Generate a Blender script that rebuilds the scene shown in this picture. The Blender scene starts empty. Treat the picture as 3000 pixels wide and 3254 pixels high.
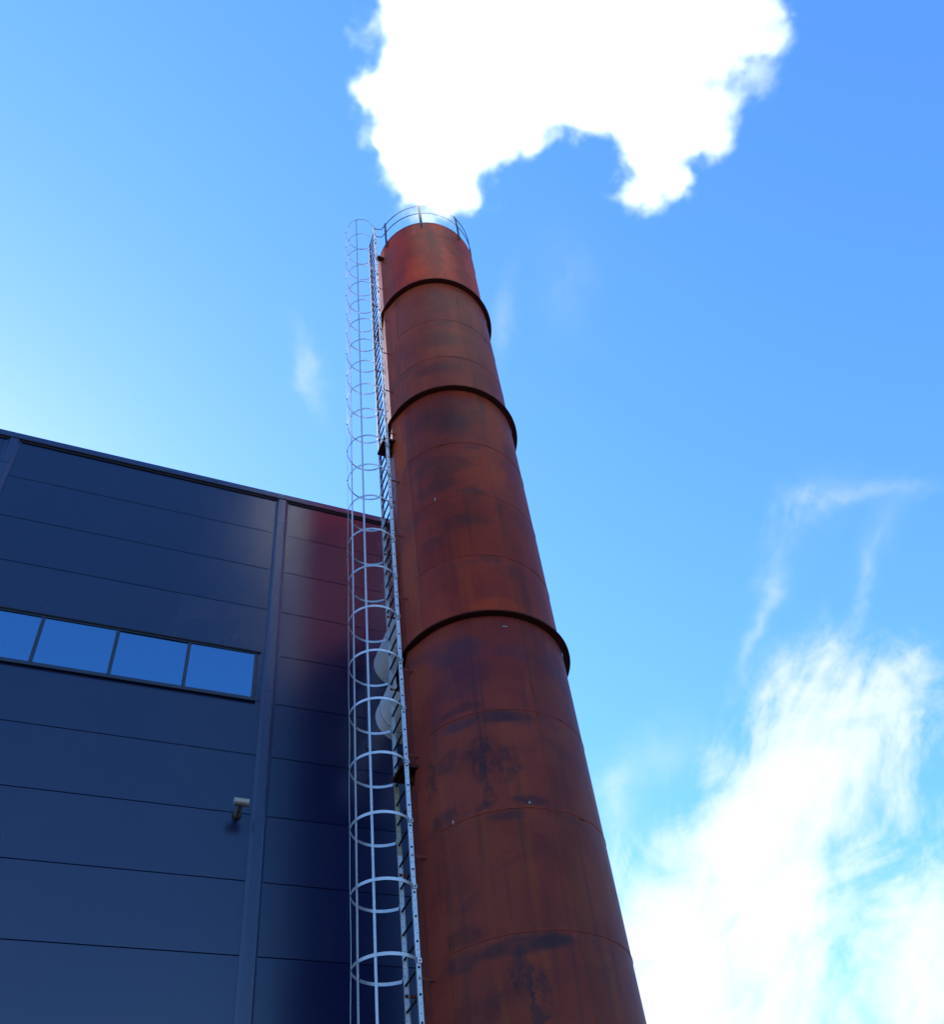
import bpy, math, random
from mathutils import Vector, Matrix
random.seed(7)
PI = math.pi
scene = bpy.context.scene
COL = scene.collection

# ------------------------------------------------------------------ camera
EYE = 1.6
FPX, CX, CY, SRC_W, SRC_H = 2917.0, 1500.0, 2000.0, 3000.0, 3254.0
RIGHT = Vector((0.9299, -0.3544, -0.0984)); DOWN = Vector((0.1840, 0.6805, -0.7093)); FWD = Vector((0.3184, 0.6415, 0.6980))
RIGHT.normalize(); FWD = (FWD - RIGHT * FWD.dot(RIGHT)).normalized(); DOWN = FWD.cross(RIGHT).normalized()
cam_d = bpy.data.cameras.new('camera'); cam = bpy.data.objects.new('camera', cam_d); COL.objects.link(cam)
cam_d.sensor_fit = 'HORIZONTAL'; cam_d.sensor_width = 36.0; cam_d.lens = 36.0 * FPX / SRC_W
cam_d.shift_y = (CY - SRC_H / 2) / SRC_W
cam_d.clip_start = 0.05; cam_d.clip_end = 6000
cam.matrix_world = Matrix((
    (RIGHT.x, -DOWN.x, -FWD.x, 0), (RIGHT.y, -DOWN.y, -FWD.y, 0),
    (RIGHT.z, -DOWN.z, -FWD.z, EYE), (0, 0, 0, 1)))
scene.camera = cam

def ray(px, py):
    """photo pixel (3000 wide) -> unit world direction"""
    d = RIGHT * ((px - CX) / FPX) + DOWN * ((py - CY) / FPX) + FWD
    return d.normalized()
def ray18(x, y):
    return ray(x * 1.62338, y * 1.62338)

# ------------------------------------------------------------------ sun, sky, exposure
SUN_EL, SUN_AZ = math.radians(34.3), math.radians(112.0)
SUN_DIR = Vector((math.cos(SUN_AZ) * math.cos(SUN_EL), math.sin(SUN_AZ) * math.cos(SUN_EL), math.sin(SUN_EL)))
sun_d = bpy.data.lights.new('sun', 'SUN'); sun_d.energy = 5.0; sun_d.angle = math.radians(0.5); sun_d.color = (1.0, 0.93, 0.83)
sun = bpy.data.objects.new('sun', sun_d); COL.objects.link(sun)
sun.rotation_euler = SUN_DIR.to_track_quat('Z', 'Y').to_euler(); sun.location = SUN_DIR * 60
SKY_STRENGTH = 0.09
scene.view_settings.view_transform = 'Standard'; scene.view_settings.look = 'None'
scene.view_settings.gamma = 1.0; scene.view_settings.use_curve_mapping = False
scene.view_settings.exposure = 1.92
scene.cycles.max_bounces = 12; scene.cycles.diffuse_bounces = 3; scene.cycles.glossy_bounces = 3
scene.cycles.transparent_max_bounces = 6; scene.cycles.volume_bounces = 8
scene.cycles.volume_step_rate = 2.0; scene.cycles.volume_max_steps = 192
scene.cycles.use_denoising = True; scene.cycles.sample_clamp_indirect = 6.0

class NT:
    """small helper for node trees"""
    def __init__(self, tree):
        self.t = tree; tree.nodes.clear()
    def n(self, kind, **kw):
        nd = self.t.nodes.new(kind)
        for k, v in kw.items(): setattr(nd, k, v)
        return nd
    def put(self, sock, v):
        if v is None: return
        if isinstance(v, bpy.types.NodeSocket): self.t.links.new(v, sock)
        elif isinstance(v, bpy.types.Node): self.t.links.new(v.outputs[0], sock)
        else: sock.default_value = v
    def math(self, op, a, b=None, c=None, clamp=False):
        nd = self.n('ShaderNodeMath', operation=op, use_clamp=clamp)
        self.put(nd.inputs[0], a); self.put(nd.inputs[1], b); self.put(nd.inputs[2], c)
        return nd.outputs[0]
    def vmath(self, op, a, b=None, out=0):
        nd = self.n('ShaderNodeVectorMath', operation=op)
        self.put(nd.inputs[0], a); self.put(nd.inputs[1], b)
        return nd.outputs[out]
    def dot(self, a, b): return self.vmath('DOT_PRODUCT', a, b, 'Value')
    def smooth(self, v, lo, hi, a=0.0, b=1.0):
        nd = self.n('ShaderNodeMapRange', interpolation_type='SMOOTHSTEP')
        self.put(nd.inputs[0], v); self.put(nd.inputs[1], lo); self.put(nd.inputs[2], hi)
        self.put(nd.inputs[3], a); self.put(nd.inputs[4], b)
        return nd.outputs[0]
    def noise(self, vec, scale=1.0, detail=3.0, rough=0.5, dist=0.0, out='Fac', lac=2.0):
        nd = self.n('ShaderNodeTexNoise'); self.put(nd.inputs['Vector'], vec)
        nd.inputs['Scale'].default_value = scale; nd.inputs['Detail'].default_value = detail
        nd.inputs['Roughness'].default_value = rough; nd.inputs['Distortion'].default_value = dist
        nd.inputs['Lacunarity'].default_value = lac
        return nd.outputs[out]
    def mix(self, f, a, b, blend='MIX'):
        nd = self.n('ShaderNodeMix', data_type='RGBA', blend_type=blend)
        self.put(nd.inputs[0], f); self.put(nd.inputs[6], a); self.put(nd.inputs[7], b)
        return nd.outputs[2]
    def scale3(self, vec, s):
        nd = self.n('ShaderNodeVectorMath', operation='MULTIPLY')
        self.put(nd.inputs[0], vec); nd.inputs[1].default_value = s
        return nd.outputs[0]

world = bpy.data.worlds.new('World'); scene.world = world; world.use_nodes = True
w = NT(world.node_tree)
sky = w.n('ShaderNodeTexSky', sky_type='NISHITA', sun_disc=False, sun_elevation=SUN_EL,
          sun_rotation=math.radians(-22.0), altitude=50.0, air_density=1.05, dust_density=0.25, ozone_density=2.2)
dirv = w.vmath('NORMALIZE', w.n('ShaderNodeTexCoord').outputs['Generated'])
# wispy high cloud: soft patches fixed in sky directions, broken up by stretched noise
streak = (ray18(1720, 1080) - ray18(1480, 1560)).normalized()
mid = ray18(1560, 1450); across = streak.cross(mid).normalized(); streak = mid.cross(across).normalized()
def stretched(k_along, k_across, off):
    cmb = w.n('ShaderNodeCombineXYZ')
    w.put(cmb.inputs[0], w.math('MULTIPLY', w.dot(dirv, tuple(streak)), k_along))
    w.put(cmb.inputs[1], w.math('MULTIPLY', w.dot(dirv, tuple(across)), k_across))
    w.put(cmb.inputs[2], w.math('MULTIPLY_ADD', w.dot(dirv, tuple(mid)), (k_along + k_across) / 2, off))
    return cmb.outputs[0]
wisps = w.noise(stretched(4.5, 12.0, 3.0), 1.0, 7.0, 0.58, 1.8)
puffs = w.noise(stretched(9.0, 11.0, 11.0), 1.0, 7.0, 0.58, 1.0)
fibre = w.noise(stretched(9.0, 40.0, 7.0), 1.0, 4.0, 0.55, 1.0)
tex = w.math('ADD', w.math('MULTIPLY', wisps, 0.36), w.math('ADD', w.math('MULTIPLY', puffs, 0.56), w.math('MULTIPLY', fibre, 0.08)))
# (x, y) of patch centre, end of its long axis, half width, weight   (1848 px wide photo)
patches = [
    ((1530, 1560), (1680, 1390), 95, 0.95), ((1650, 1430), (1740, 1340), 110, 0.42), ((1600, 1640), (1660, 1560), 90, 0.35), ((1490, 1720), (1560, 1570), 95, 0.85),
    ((1430, 1890), (1600, 1950), 120, 0.85), ((1275, 1800), (1240, 1680), 70, 0.55), ((1320, 2010), (1560, 2040), 110, 0.9),
    ((1850, 1780), (1870, 1660), 65, 0.75), ((1800, 1960), (1840, 1860), 60, 0.35), ((1700, 1860), (1760, 1720), 60, 0.22),
    ((1420, 1530), (1370, 1510), 45, 0.40),
]
thin = [   # faint streaks: a curved chain plus a few loose wisps
    ((1470, 1290), (1476, 1220), 12, 0.16), ((1492, 1175), (1512, 1105), 17, 0.32), ((1532, 1075), (1565, 1010), 28, 0.36), ((1588, 1000), (1630, 960), 34, 0.30),
    ((1650, 974), (1720, 966), 18, 0.16), ((1760, 962), (1850, 948), 10, 0.10), ((1702, 1160), (1712, 1090), 13, 0.24), ((1730, 1050), (1760, 980), 26, 0.13),
    ((1645, 1270), (1662, 1325), 10, 0.30), ((1195, 1540), (1215, 1490), 22, 0.22), ((1270, 1500), (1330, 1440), 40, 0.18), ((598, 715), (578, 650), 15, 0.33), ((978, 640), (985, 570), 18, 0.16),
    ((1100, 560), (1090, 480), 40, 0.07), ((1215, 1640), (1190, 1560), 40, 0.45),
]
def patch(spec):
    (cx, cy), (ex, ey), hw, wt = spec
    c0 = ray18(cx, cy); e0 = ray18(ex, ey)
    U = (e0 - c0); su = U.length; U.normalize(); V = U.cross(c0).normalized(); sv = hw * 1.62338 / FPX * 0.95
    off = w.vmath('SUBTRACT', dwarp, tuple(c0))
    a = w.math('MULTIPLY', w.dot(off, tuple(U)), 1 / su); b = w.math('MULTIPLY', w.dot(off, tuple(V)), 1 / sv)
    r2 = w.math('ADD', w.math('MULTIPLY', a, a), w.math('MULTIPLY', b, b))
    front = w.math('GREATER_THAN', w.dot(dirv, tuple(c0)), 0.5)
    return w.math('MULTIPLY', w.math('MULTIPLY', w.math('EXPONENT', w.math('MULTIPLY', r2, -0.8)), wt), front)
wn = w.noise(dirv, 9.0, 4.0, 0.6, 0.0, 'Color')
wv = w.vmath('SCALE', w.vmath('SUBTRACT', wn, (0.5, 0.5, 0.5))); wv.node.inputs['Scale'].default_value = 0.075
dwarp = w.vmath('ADD', dirv, wv)
cover = faint = None
for sp in patches:
    g = patch(sp); cover = g if cover is None else w.math('ADD', cover, g)
for sp in thin:
    g = patch(sp); faint = g if faint is None else w.math('ADD', faint, g)
dz = w.n('ShaderNodeSeparateXYZ'); w.put(dz.inputs[0], dirv)
low = w.math('MULTIPLY', w.smooth(dz.outputs[2], 0.16, 0.04), 0.25)
cover = w.math('ADD', cover, low)
cover = w.math('MINIMUM', cover, 1.25)
field = w.math('ADD', w.math('MULTIPLY', w.math('SUBTRACT', tex, 0.5), 3.6), w.math('MULTIPLY_ADD', cover, 0.80, -0.32))
dens = w.math('MULTIPLY', w.smooth(field, -0.45, 1.15), w.smooth(cover, 0.01, 0.22))
faint = w.math('MULTIPLY', faint, w.smooth(tex, 0.36, 0.64, 0.0, 0.95))
alpha = w.math('SUBTRACT', 1.0, w.math('EXPONENT', w.math('MULTIPLY', w.math('ADD', w.math('MULTIPLY', dens, 1.9), faint), -1.0)))
# the photograph's vivid rendering of the blue
VIVID = 1.76
lum = w.dot(sky.outputs[0], (0.2126, 0.7152, 0.0722))
grey = w.n('ShaderNodeCombineXYZ'); [w.put(grey.inputs[i], lum) for i in range(3)]
dif = w.vmath('SCALE', w.vmath('SUBTRACT', sky.outputs[0], grey.outputs[0])); dif.node.inputs['Scale'].default_value = VIVID
vivid = w.vmath('MAXIMUM', w.vmath('ADD', grey.outputs[0], dif), (0.0, 0.0, 0.0))
bg_sky = w.n('ShaderNodeBackground'); w.put(bg_sky.inputs[0], w.vmath('MULTIPLY', vivid, (1.04, 0.905, 1.0))); bg_sky.inputs[1].default_value = SKY_STRENGTH
bg_cl = w.n('ShaderNodeBackground'); bg_cl.inputs[0].default_value = (0.94, 0.97, 1.0, 1); bg_cl.inputs[1].default_value = 0.34
mixw = w.n('ShaderNodeMixShader'); w.put(mixw.inputs[0], alpha)
w.t.links.new(bg_sky.outputs[0], mixw.inputs[1]); w.t.links.new(bg_cl.outputs[0], mixw.inputs[2])
outw = w.n('ShaderNodeOutputWorld'); w.t.links.new(mixw.outputs[0], outw.inputs[0])

# ------------------------------------------------------------------ materials
def material(name):
    m = bpy.data.materials.new(name); m.use_nodes = True
    nt = NT(m.node_tree); b = nt.n('ShaderNodeBsdfPrincipled'); o = nt.n('ShaderNodeOutputMaterial')
    nt.t.links.new(b.outputs[0], o.inputs[0])
    return m, nt, b, o
def bump(nt, b, h, dist=0.002, strength=0.5):
    bp = nt.n('ShaderNodeBump'); bp.inputs['Strength'].default_value = strength; bp.inputs['Distance'].default_value = dist
    nt.put(bp.inputs['Height'], h); nt.t.links.new(bp.outputs[0], b.inputs['Normal'])

def rust_material():
    m, nt, b, o = material('weathering_steel')
    P = nt.n('ShaderNodeTexCoord').outputs['Object']
    info = nt.n('ShaderNodeObjectInfo')
    big = nt.noise(P, 0.75, 5, 0.55)
    blotch = nt.noise(nt.scale3(P, (1.0, 1.0, 1.7)), 1.5, 7, 0.62, 0.5)
    streaks = nt.noise(nt.scale3(P, (2.6, 2.6, 0.22)), 1.6, 5, 0.6, 0.2)
    run = nt.noise(nt.scale3(P, (7.0, 7.0, 0.30)), 1.6, 3, 0.55)
    grain = nt.noise(P, 60, 4, 0.6)
    c = nt.mix(nt.smooth(big, 0.36, 0.66), (0.225, 0.036, 0.022, 1), (0.315, 0.058, 0.026, 1))
    c = nt.mix(nt.math('MULTIPLY', nt.smooth(streaks, 0.50, 0.72), 0.45), c, (0.38, 0.080, 0.022, 1))
    c = nt.mix(nt.math('MULTIPLY', nt.smooth(blotch, 0.50, 0.74), 0.50), c, (0.115, 0.026, 0.020, 1))
    c = nt.mix(nt.math('MULTIPLY', nt.smooth(run, 0.54, 0.74), 0.50), c, (0.06, 0.033, 0.03, 1))
    # black scorched scale hugging the weld seams, broken up by noise
    sep = nt.n('ShaderNodeSeparateXYZ'); nt.put(sep.inputs[0], P)
    zz = nt.math('ADD', sep.outputs[2], nt.math('MULTIPLY', nt.math('SUBTRACT', nt.noise(P, 2.2, 3, 0.5), 0.5), 0.34))
    per = nt.math('PINGPONG', nt.math('SUBTRACT', zz, 6.06 - 0.10), 0.75)       # seams every 1.5 m
    band = nt.smooth(per, 0.19, 0.05)
    seamfac = nt.math('MULTIPLY', band, nt.smooth(nt.noise(P, 1.15, 4, 0.6), 0.50, 0.64))
    seamfac = nt.math('MULTIPLY', seamfac, 0.35)
    c = nt.mix(seamfac, c, (0.040, 0.034, 0.045, 1))
    # stain marks and painted sky sheen: angle and height on the shell, half width (deg), half height, strength, colour
    wob = nt.vmath('SCALE', nt.vmath('SUBTRACT', nt.noise(P, 2.6, 6, 0.66, 0, 'Color'), (0.5, 0.5, 0.5))); wob.node.inputs['Scale'].default_value = 0.55
    wob2 = nt.vmath('MULTIPLY', wob, (1.0, 1.0, 0.42)); Q = nt.vmath('ADD', P, wob2); sq = nt.n('ShaderNodeSeparateXYZ'); nt.put(sq.inputs[0], Q)
    flat = nt.vmath('NORMALIZE', nt.vmath('MULTIPLY', Q, (1.0, 1.0, 0.0)))
    ragged = nt.smooth(nt.noise(nt.scale3(P, (1.0, 1.0, 0.6)), 9.0, 6, 0.7), 0.36, 0.56)
    soft = nt.smooth(nt.noise(P, 2.5, 4, 0.6), 0.28, 0.58, 0.35, 1.0)
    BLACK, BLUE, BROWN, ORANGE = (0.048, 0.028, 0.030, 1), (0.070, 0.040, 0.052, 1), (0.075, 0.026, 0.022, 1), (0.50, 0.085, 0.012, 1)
    stains_and_sheen = [
        (-118, 4.32, 24, 0.09, 0.85, BLACK, 0), (-100, 4.32, 10, 0.09, 0.9, BLACK, 0), (-150, 4.28, 9, 0.10, 0.8, BLACK, 0), (-148, 4.56, 8, 0.10, 0.7, BROWN, 0),
        (-119, 4.00, 5, 0.26, 0.85, BLACK, 1), (-114, 3.66, 4, 0.22, 0.8, BLACK, 1), (-108, 3.9, 3, 0.12, 0.6, BLACK, 1), (-140, 3.75, 6, 0.2, 0.5, BROWN, 1),
        (-126, 6.74, 6, 0.34, 0.9, BLACK, 1), (-111, 6.62, 6, 0.26, 0.75, BLACK, 1), (-124, 6.16, 3, 0.16, 0.7, BLACK, 1), (-145, 6.85, 12, 0.12, 0.6, BROWN, 1), (-161, 6.72, 3, 0.30, 0.8, BLACK, 1),
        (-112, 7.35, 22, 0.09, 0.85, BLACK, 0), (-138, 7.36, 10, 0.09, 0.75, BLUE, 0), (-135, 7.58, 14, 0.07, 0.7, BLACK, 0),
        (-101, 6.07, 10, 0.06, 0.9, BLACK, 0), (-152, 6.10, 7, 0.09, 0.8, BLACK, 0), (-116, 5.88, 9, 0.06, 0.7, BLACK, 0), (-128, 6.05, 6, 0.05, 0.6, BLACK, 0),
        (-133, 8.62, 20, 0.22, 0.75, BLUE, 0), (-130, 8.1, 16, 0.40, 0.55, BLUE, 0), (-96, 8.5, 12, 0.12, 0.5, BLUE, 0), (-62, 8.4, 9, 0.25, 0.5, BLUE, 0),  # bluish sky sheen below the lowest flange, painted as colour
        (-118, 14.4, 26, 0.42, 0.85, BROWN, 0), (-112, 14.1, 16, 0.3, 0.55, BLACK, 0), (-128, 12.95, 20, 0.30, 0.8, BLACK, 0), (-134, 12.4, 16, 0.18, 0.7, BLACK, 0), (-120, 11.35, 22, 0.16, 0.7, BLACK, 0), (-140, 11.0, 12, 0.18, 0.6, BLACK, 0),
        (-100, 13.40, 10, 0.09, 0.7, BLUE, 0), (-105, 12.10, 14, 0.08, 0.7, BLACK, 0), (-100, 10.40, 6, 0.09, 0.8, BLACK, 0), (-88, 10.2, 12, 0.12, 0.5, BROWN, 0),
        (-112, 17.2, 24, 0.30, 0.7, BROWN, 0), (-118, 16.1, 22, 0.20, 0.7, BROWN, 0), (-104, 18.9, 18, 0.4, 0.45, BROWN, 0), (-95, 16.45, 12, 0.06, 0.5, BLACK, 0),
        (-106, 22.2, 5, 0.9, 0.8, BROWN, 0), (-98, 21.3, 3, 1.0, 0.6, BROWN, 0), (-74, 21.6, 8, 1.3, 0.6, BROWN, 0), (-86, 22.6, 5, 0.5, 0.5, BROWN, 0),
        (-74, 14.2, 9, 0.8, 0.7, ORANGE, 0), (-62, 14.5, 3, 0.5, 0.7, ORANGE, 0), (-82, 13.0, 9, 0.7, 0.5, ORANGE, 0), (-166, 14.2, 6, 1.0, 0.5, ORANGE, 0),
        (-100, 9.42, 22, 0.14, 0.6, ORANGE, 0), (-70, 18.6, 5, 0.7, 0.6, ORANGE, 0), (-125, 20.6, 14, 0.6, 0.7, ORANGE, 0), (-90, 20.8, 8, 0.8, 0.5, ORANGE, 0),
    ]
    flake = None
    for ang, zr, da, hh, st, colr, rag in stains_and_sheen:
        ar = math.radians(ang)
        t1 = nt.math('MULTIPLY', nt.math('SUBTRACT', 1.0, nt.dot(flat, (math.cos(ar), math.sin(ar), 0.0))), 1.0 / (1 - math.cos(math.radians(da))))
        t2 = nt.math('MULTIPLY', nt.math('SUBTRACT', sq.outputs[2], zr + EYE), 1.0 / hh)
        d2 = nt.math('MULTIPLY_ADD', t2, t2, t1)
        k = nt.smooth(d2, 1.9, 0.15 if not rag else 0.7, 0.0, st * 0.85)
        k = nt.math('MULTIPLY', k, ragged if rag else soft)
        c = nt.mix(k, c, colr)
        if rag: flake = k if flake is None else nt.math('MAXIMUM', flake, k)
    c = nt.mix(nt.math('MULTIPLY', nt.math('SUBTRACT', grain, 0.35), 0.45), c, (0.10, 0.035, 0.025, 1))
    c = nt.mix(1.0, c, info.outputs['Color'], 'MULTIPLY')
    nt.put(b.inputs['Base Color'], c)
    nt.put(b.inputs['Roughness'], nt.math('MULTIPLY_ADD', blotch, -0.25, 0.62))
    b.inputs['Specular IOR Level'].default_value = 0.07; b.inputs['Diffuse Roughness'].default_value = 1.0
    h = nt.math('ADD', nt.math('MULTIPLY', grain, 0.35), nt.math('ADD', nt.math('MULTIPLY', nt.noise(P, 3.0, 4, 0.55), 1.6), nt.math('MULTIPLY', flake, 0.5)))
    bump(nt, b, h, 0.006, 0.35)
    return m

def painted_material(name, col, rough, spec=0.5, coat=0.0, grain=True, var=0.12, metallic=0.0):
    m, nt, b, o = material(name)
    P = nt.n('ShaderNodeTexCoord').outputs['Object']; info = nt.n('ShaderNodeObjectInfo')
    dirt = nt.noise(nt.scale3(P, (0.6, 0.6, 0.35)), 1.3, 2.5, 0.5)
    k = nt.math('ADD', nt.math('MULTIPLY', nt.math('SUBTRACT', dirt, 0.5), var * 2), nt.math('MULTIPLY_ADD', info.outputs['Random'], var * 0.6, 1 - var * 0.3))
    c = nt.vmath('SCALE', tuple(col)); nd = c.node; nt.put(nd.inputs['Scale'], k)
    nt.put(b.inputs['Base Color'], c)
    nt.put(b.inputs['Roughness'], nt.math('MULTIPLY_ADD', dirt, 0.12, nt.math('MULTIPLY_ADD', info.outputs['Random'], 0.06, rough - 0.09)))
    b.inputs['Specular IOR Level'].default_value = spec; b.inputs['Metallic'].default_value = metallic
    b.inputs['Coat Weight'].default_value = coat; b.inputs['Coat Roughness'].default_value = rough
    if grain:
        bump(nt, b, nt.noise(P, 0.8, 1, 0.4), 0.004, 0.12)
    return m

def galvanised_material(name, col=(0.50, 0.52, 0.54), metallic=0.55, rough=0.45, stain=0.25, stain_col=(0.30, 0.25, 0.16, 1)):
    m, nt, b, o = material(name)
    P = nt.n('ShaderNodeTexCoord').outputs['Object']; info = nt.n('ShaderNodeObjectInfo')
    spangle = nt.n('ShaderNodeTexVoronoi'); nt.put(spangle.inputs['Vector'], P); spangle.inputs['Scale'].default_value = 45
    sp = nt.n('ShaderNodeSeparateXYZ'); nt.put(sp.inputs[0], spangle.outputs['Color'])
    k = nt.math('MULTIPLY_ADD', sp.outputs[0], 0.22, 0.89)
    c = nt.vmath('SCALE', tuple(col)); nt.put(c.node.inputs['Scale'], nt.math('MULTIPLY', k, nt.math('MULTIPLY_ADD', info.outputs['Random'], 0.35, 0.75)))
    d = nt.smooth(nt.noise(nt.vmath('ADD', P, nt.vmath('SCALE', nt.n('ShaderNodeCombineXYZ').outputs[0])), 4.0, 5, 0.6), 0.52, 0.72)
    cc = nt.mix(nt.math('MULTIPLY', d, stain), c, stain_col)
    nt.put(b.inputs['Base Color'], cc); b.inputs['Metallic'].default_value = metallic
    nt.put(b.inputs['Roughness'], nt.math('MULTIPLY_ADD', sp.outputs[0], 0.14, rough - 0.07))
    return m

M = {}
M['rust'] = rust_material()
M['bead'] = painted_material('rusty_weld', (0.20, 0.030, 0.014), 0.6, 0.2, grain=True, var=0.5)
M['rustbar'] = painted_material('rusted_bar', (0.15, 0.026, 0.012), 0.65, 0.2, var=0.4)
M['blackrust'] = painted_material('dark_rusted_plate', (0.050, 0.013, 0.010), 0.7, 0.10, var=0.35)
M['soot'] = painted_material('sooty_liner', (0.02, 0.02, 0.02), 0.9, 0.1, grain=False)
M['panel'] = painted_material('anthracite_coated_sheet', (0.003, 0.007, 0.040), 0.24, 0.64, coat=0.0, var=0.08)
M['trim'] = painted_material('anthracite_trim', (0.006, 0.013, 0.055), 0.31, 0.72, coat=0.0, var=0.10, grain=False)
M['frame'] = painted_material('anthracite_window_frame', (0.012, 0.017, 0.032), 0.35, 0.5, var=0.05, grain=False)
M['gasket'] = painted_material('black_joint', (0.012, 0.012, 0.014), 0.7, 0.2, var=0.1, grain=False)
M['galv'] = galvanised_material('galvanised_steel')
M['galv_dark'] = galvanised_material('weathered_galvanised_steel', (0.30, 0.29, 0.25), 0.45, 0.5, 0.6)
M['galv_rusty'] = galvanised_material('rust_stained_galvanised_steel', (0.42, 0.40, 0.30), 0.3, 0.5, 0.9, (0.33, 0.17, 0.06, 1))
M['duct'] = galvanised_material('duct_cladding', (0.72, 0.73, 0.76), 0.35, 0.40, 0.1)
M['dark'] = painted_material('dark_steel', (0.022, 0.020, 0.020), 0.55, 0.18, var=0.2, grain=False)
M['roof'] = painted_material('roof_felt', (0.12, 0.12, 0.125), 0.85, 0.2, var=0.2, grain=False)

def glass_material():
    m, nt, b, o = material('coated_window_glass')
    P = nt.n('ShaderNodeTexCoord').outputs['Object']
    b.inputs['Base Color'].default_value = (0.006, 0.008, 0.012, 1); b.inputs['Roughness'].default_value = 0.03
    b.inputs['Specular IOR Level'].default_value = 0.6
    gl = nt.n('ShaderNodeBsdfGlossy'); gl.inputs['Color'].default_value = (0.30, 0.66, 1.0, 1); gl.inputs['Roughness'].default_value = 0.02
    bp = nt.n('ShaderNodeBump'); bp.inputs['Strength'].default_value = 0.15; bp.inputs['Distance'].default_value = 0.004
    nt.put(bp.inputs['Height'], nt.noise(P, 1.4, 2, 0.4)); nt.t.links.new(bp.outputs[0], gl.inputs['Normal'])
    mx = nt.n('ShaderNodeMixShader'); mx.inputs[0].default_value = 0.33
    nt.t.links.new(b.outputs[0], mx.inputs[1]); nt.t.links.new(gl.outputs[0], mx.inputs[2]); nt.t.links.new(mx.outputs[0], o.inputs[0])
    return m
M['glass'] = glass_material()

def ground_material():
    m, nt, b, o = material('worn_asphalt')
    P = nt.n('ShaderNodeTexCoord').outputs['Object']
    n1 = nt.noise(P, 0.35, 6, 0.6); n2 = nt.noise(P, 55, 3, 0.6)
    c = nt.mix(nt.smooth(n1, 0.3, 0.7), (0.050, 0.049, 0.047, 1), (0.085, 0.082, 0.076, 1))
    c = nt.mix(nt.math('MULTIPLY', nt.smooth(n2, 0.45, 0.7), 0.5), c, (0.15, 0.145, 0.135, 1))
    nt.put(b.inputs['Base Color'], c); b.inputs['Roughness'].default_value = 0.9
    bump(nt, b, n2, 0.004, 0.5)
    return m
M['ground'] = ground_material()

# ------------------------------------------------------------------ mesh helpers
class MB:
    def __init__(self): self.v = []; self.f = []; self.sm = []
    def add(self, vs, fs, smooth=False):
        o = len(self.v); self.v += [tuple(p) for p in vs]
        for f in fs: self.f.append(tuple(i + o for i in f)); self.sm.append(smooth)
    def box(self, x0, x1, y0, y1, z0, z1, ch=0.0):
        if ch <= 0:
            self.add([(x0,y0,z0),(x1,y0,z0),(x1,y1,z0),(x0,y1,z0),(x0,y0,z1),(x1,y0,z1),(x1,y1,z1),(x0,y1,z1)],
                     [(0,3,2,1),(4,5,6,7),(0,1,5,4),(1,2,6,5),(2,3,7,6),(3,0,4,7)])
        else:                                    # front (-y) edges chamfered
            self.add([(x0,y0+ch,z0),(x1,y0+ch,z0),(x1,y1,z0),(x0,y1,z0),(x0,y0+ch,z1),(x1,y0+ch,z1),(x1,y1,z1),(x0,y1,z1),
                      (x0+ch,y0,z0+ch),(x1-ch,y0,z0+ch),(x1-ch,y0,z1-ch),(x0+ch,y0,z1-ch)],
                     [(0,3,2,1),(4,5,6,7),(1,2,6,5),(2,3,7,6),(3,0,4,7),(8,9,10,11),(0,1,9,8),(1,5,10,9),(5,4,11,10),(4,0,8,11)])
        return self
    def tube(self, pts, r, seg=8, caps=True, closed=False):
        pts = [Vector(p) for p in pts]; n = len(pts); rings = []
        up = None
        for i, p in enumerate(pts):
            if closed: t = pts[(i + 1) % n] - pts[i - 1]
            else: t = pts[min(i + 1, n - 1)] - pts[max(i - 1, 0)]
            t.normalize()
            if up is None:
                up = Vector((0, 0, 1)) if abs(t.z) < 0.9 else Vector((1, 0, 0))
            u = (up - t * up.dot(t)).normalized(); v = t.cross(u); up = u
            rings.append([p + (u * math.cos(2*PI*k/seg) + v * math.sin(2*PI*k/seg)) * r for k in range(seg)])
        vs = [q for ring in rings for q in ring]; fs = []
        m = n if closed else n - 1
        for i in range(m):
            for k in range(seg):
                a = i*seg + k; b = i*seg + (k+1) % seg; j = (i+1) % n
                fs.append((a, b, j*seg + (k+1) % seg, j*seg + k))
        self.add(vs, fs, True)
        if caps and not closed:
            o = len(self.v) - len(vs)
            self.f.append(tuple(o + k for k in reversed(range(seg)))); self.sm.append(False)
            self.f.append(tuple(o + (n-1)*seg + k for k in range(seg))); self.sm.append(False)
        return self
    def lathe(self, prof, a0=0.0, a1=2*PI, seg=96, closed_prof=True, smooth=True):
        """prof: list of (r, z); revolved about z between a0 and a1"""
        full = abs(a1 - a0 - 2*PI) < 1e-6; n = seg if full else seg + 1; m = len(prof)
        vs = []
        for i in range(n):
            a = a0 + (a1 - a0) * i / seg
            for r, z in prof: vs.append((r*math.cos(a), r*math.sin(a), z))
        fs = []
        kk = m if closed_prof else m - 1
        for i in range(seg):
            j = (i + 1) % n
            for k in range(kk):
                l = (k + 1) % m
                fs.append((i*m + k, j*m + k, j*m + l, i*m + l))
        self.add(vs, fs, False); o = len(self.f) - len(fs)
        for i in range(o, len(self.f)): self.sm[i] = smooth
        if not full and closed_prof:
            base = len(self.v) - len(vs)
            self.f.append(tuple(base + k for k in range(m))); self.sm.append(False)
            self.f.append(tuple(base + (n-1)*m + k for k in reversed(range(m)))); self.sm.append(False)
        return self
    def mesh(self, name, sharp=35):
        me = bpy.data.meshes.new(name); me.from_pydata(self.v, [], self.f); me.update()
        me.polygons.foreach_set('use_smooth', self.sm)
        if any(self.sm):
            try: me.set_sharp_from_angle(angle=math.radians(sharp))
            except Exception: pass
        return me

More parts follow.
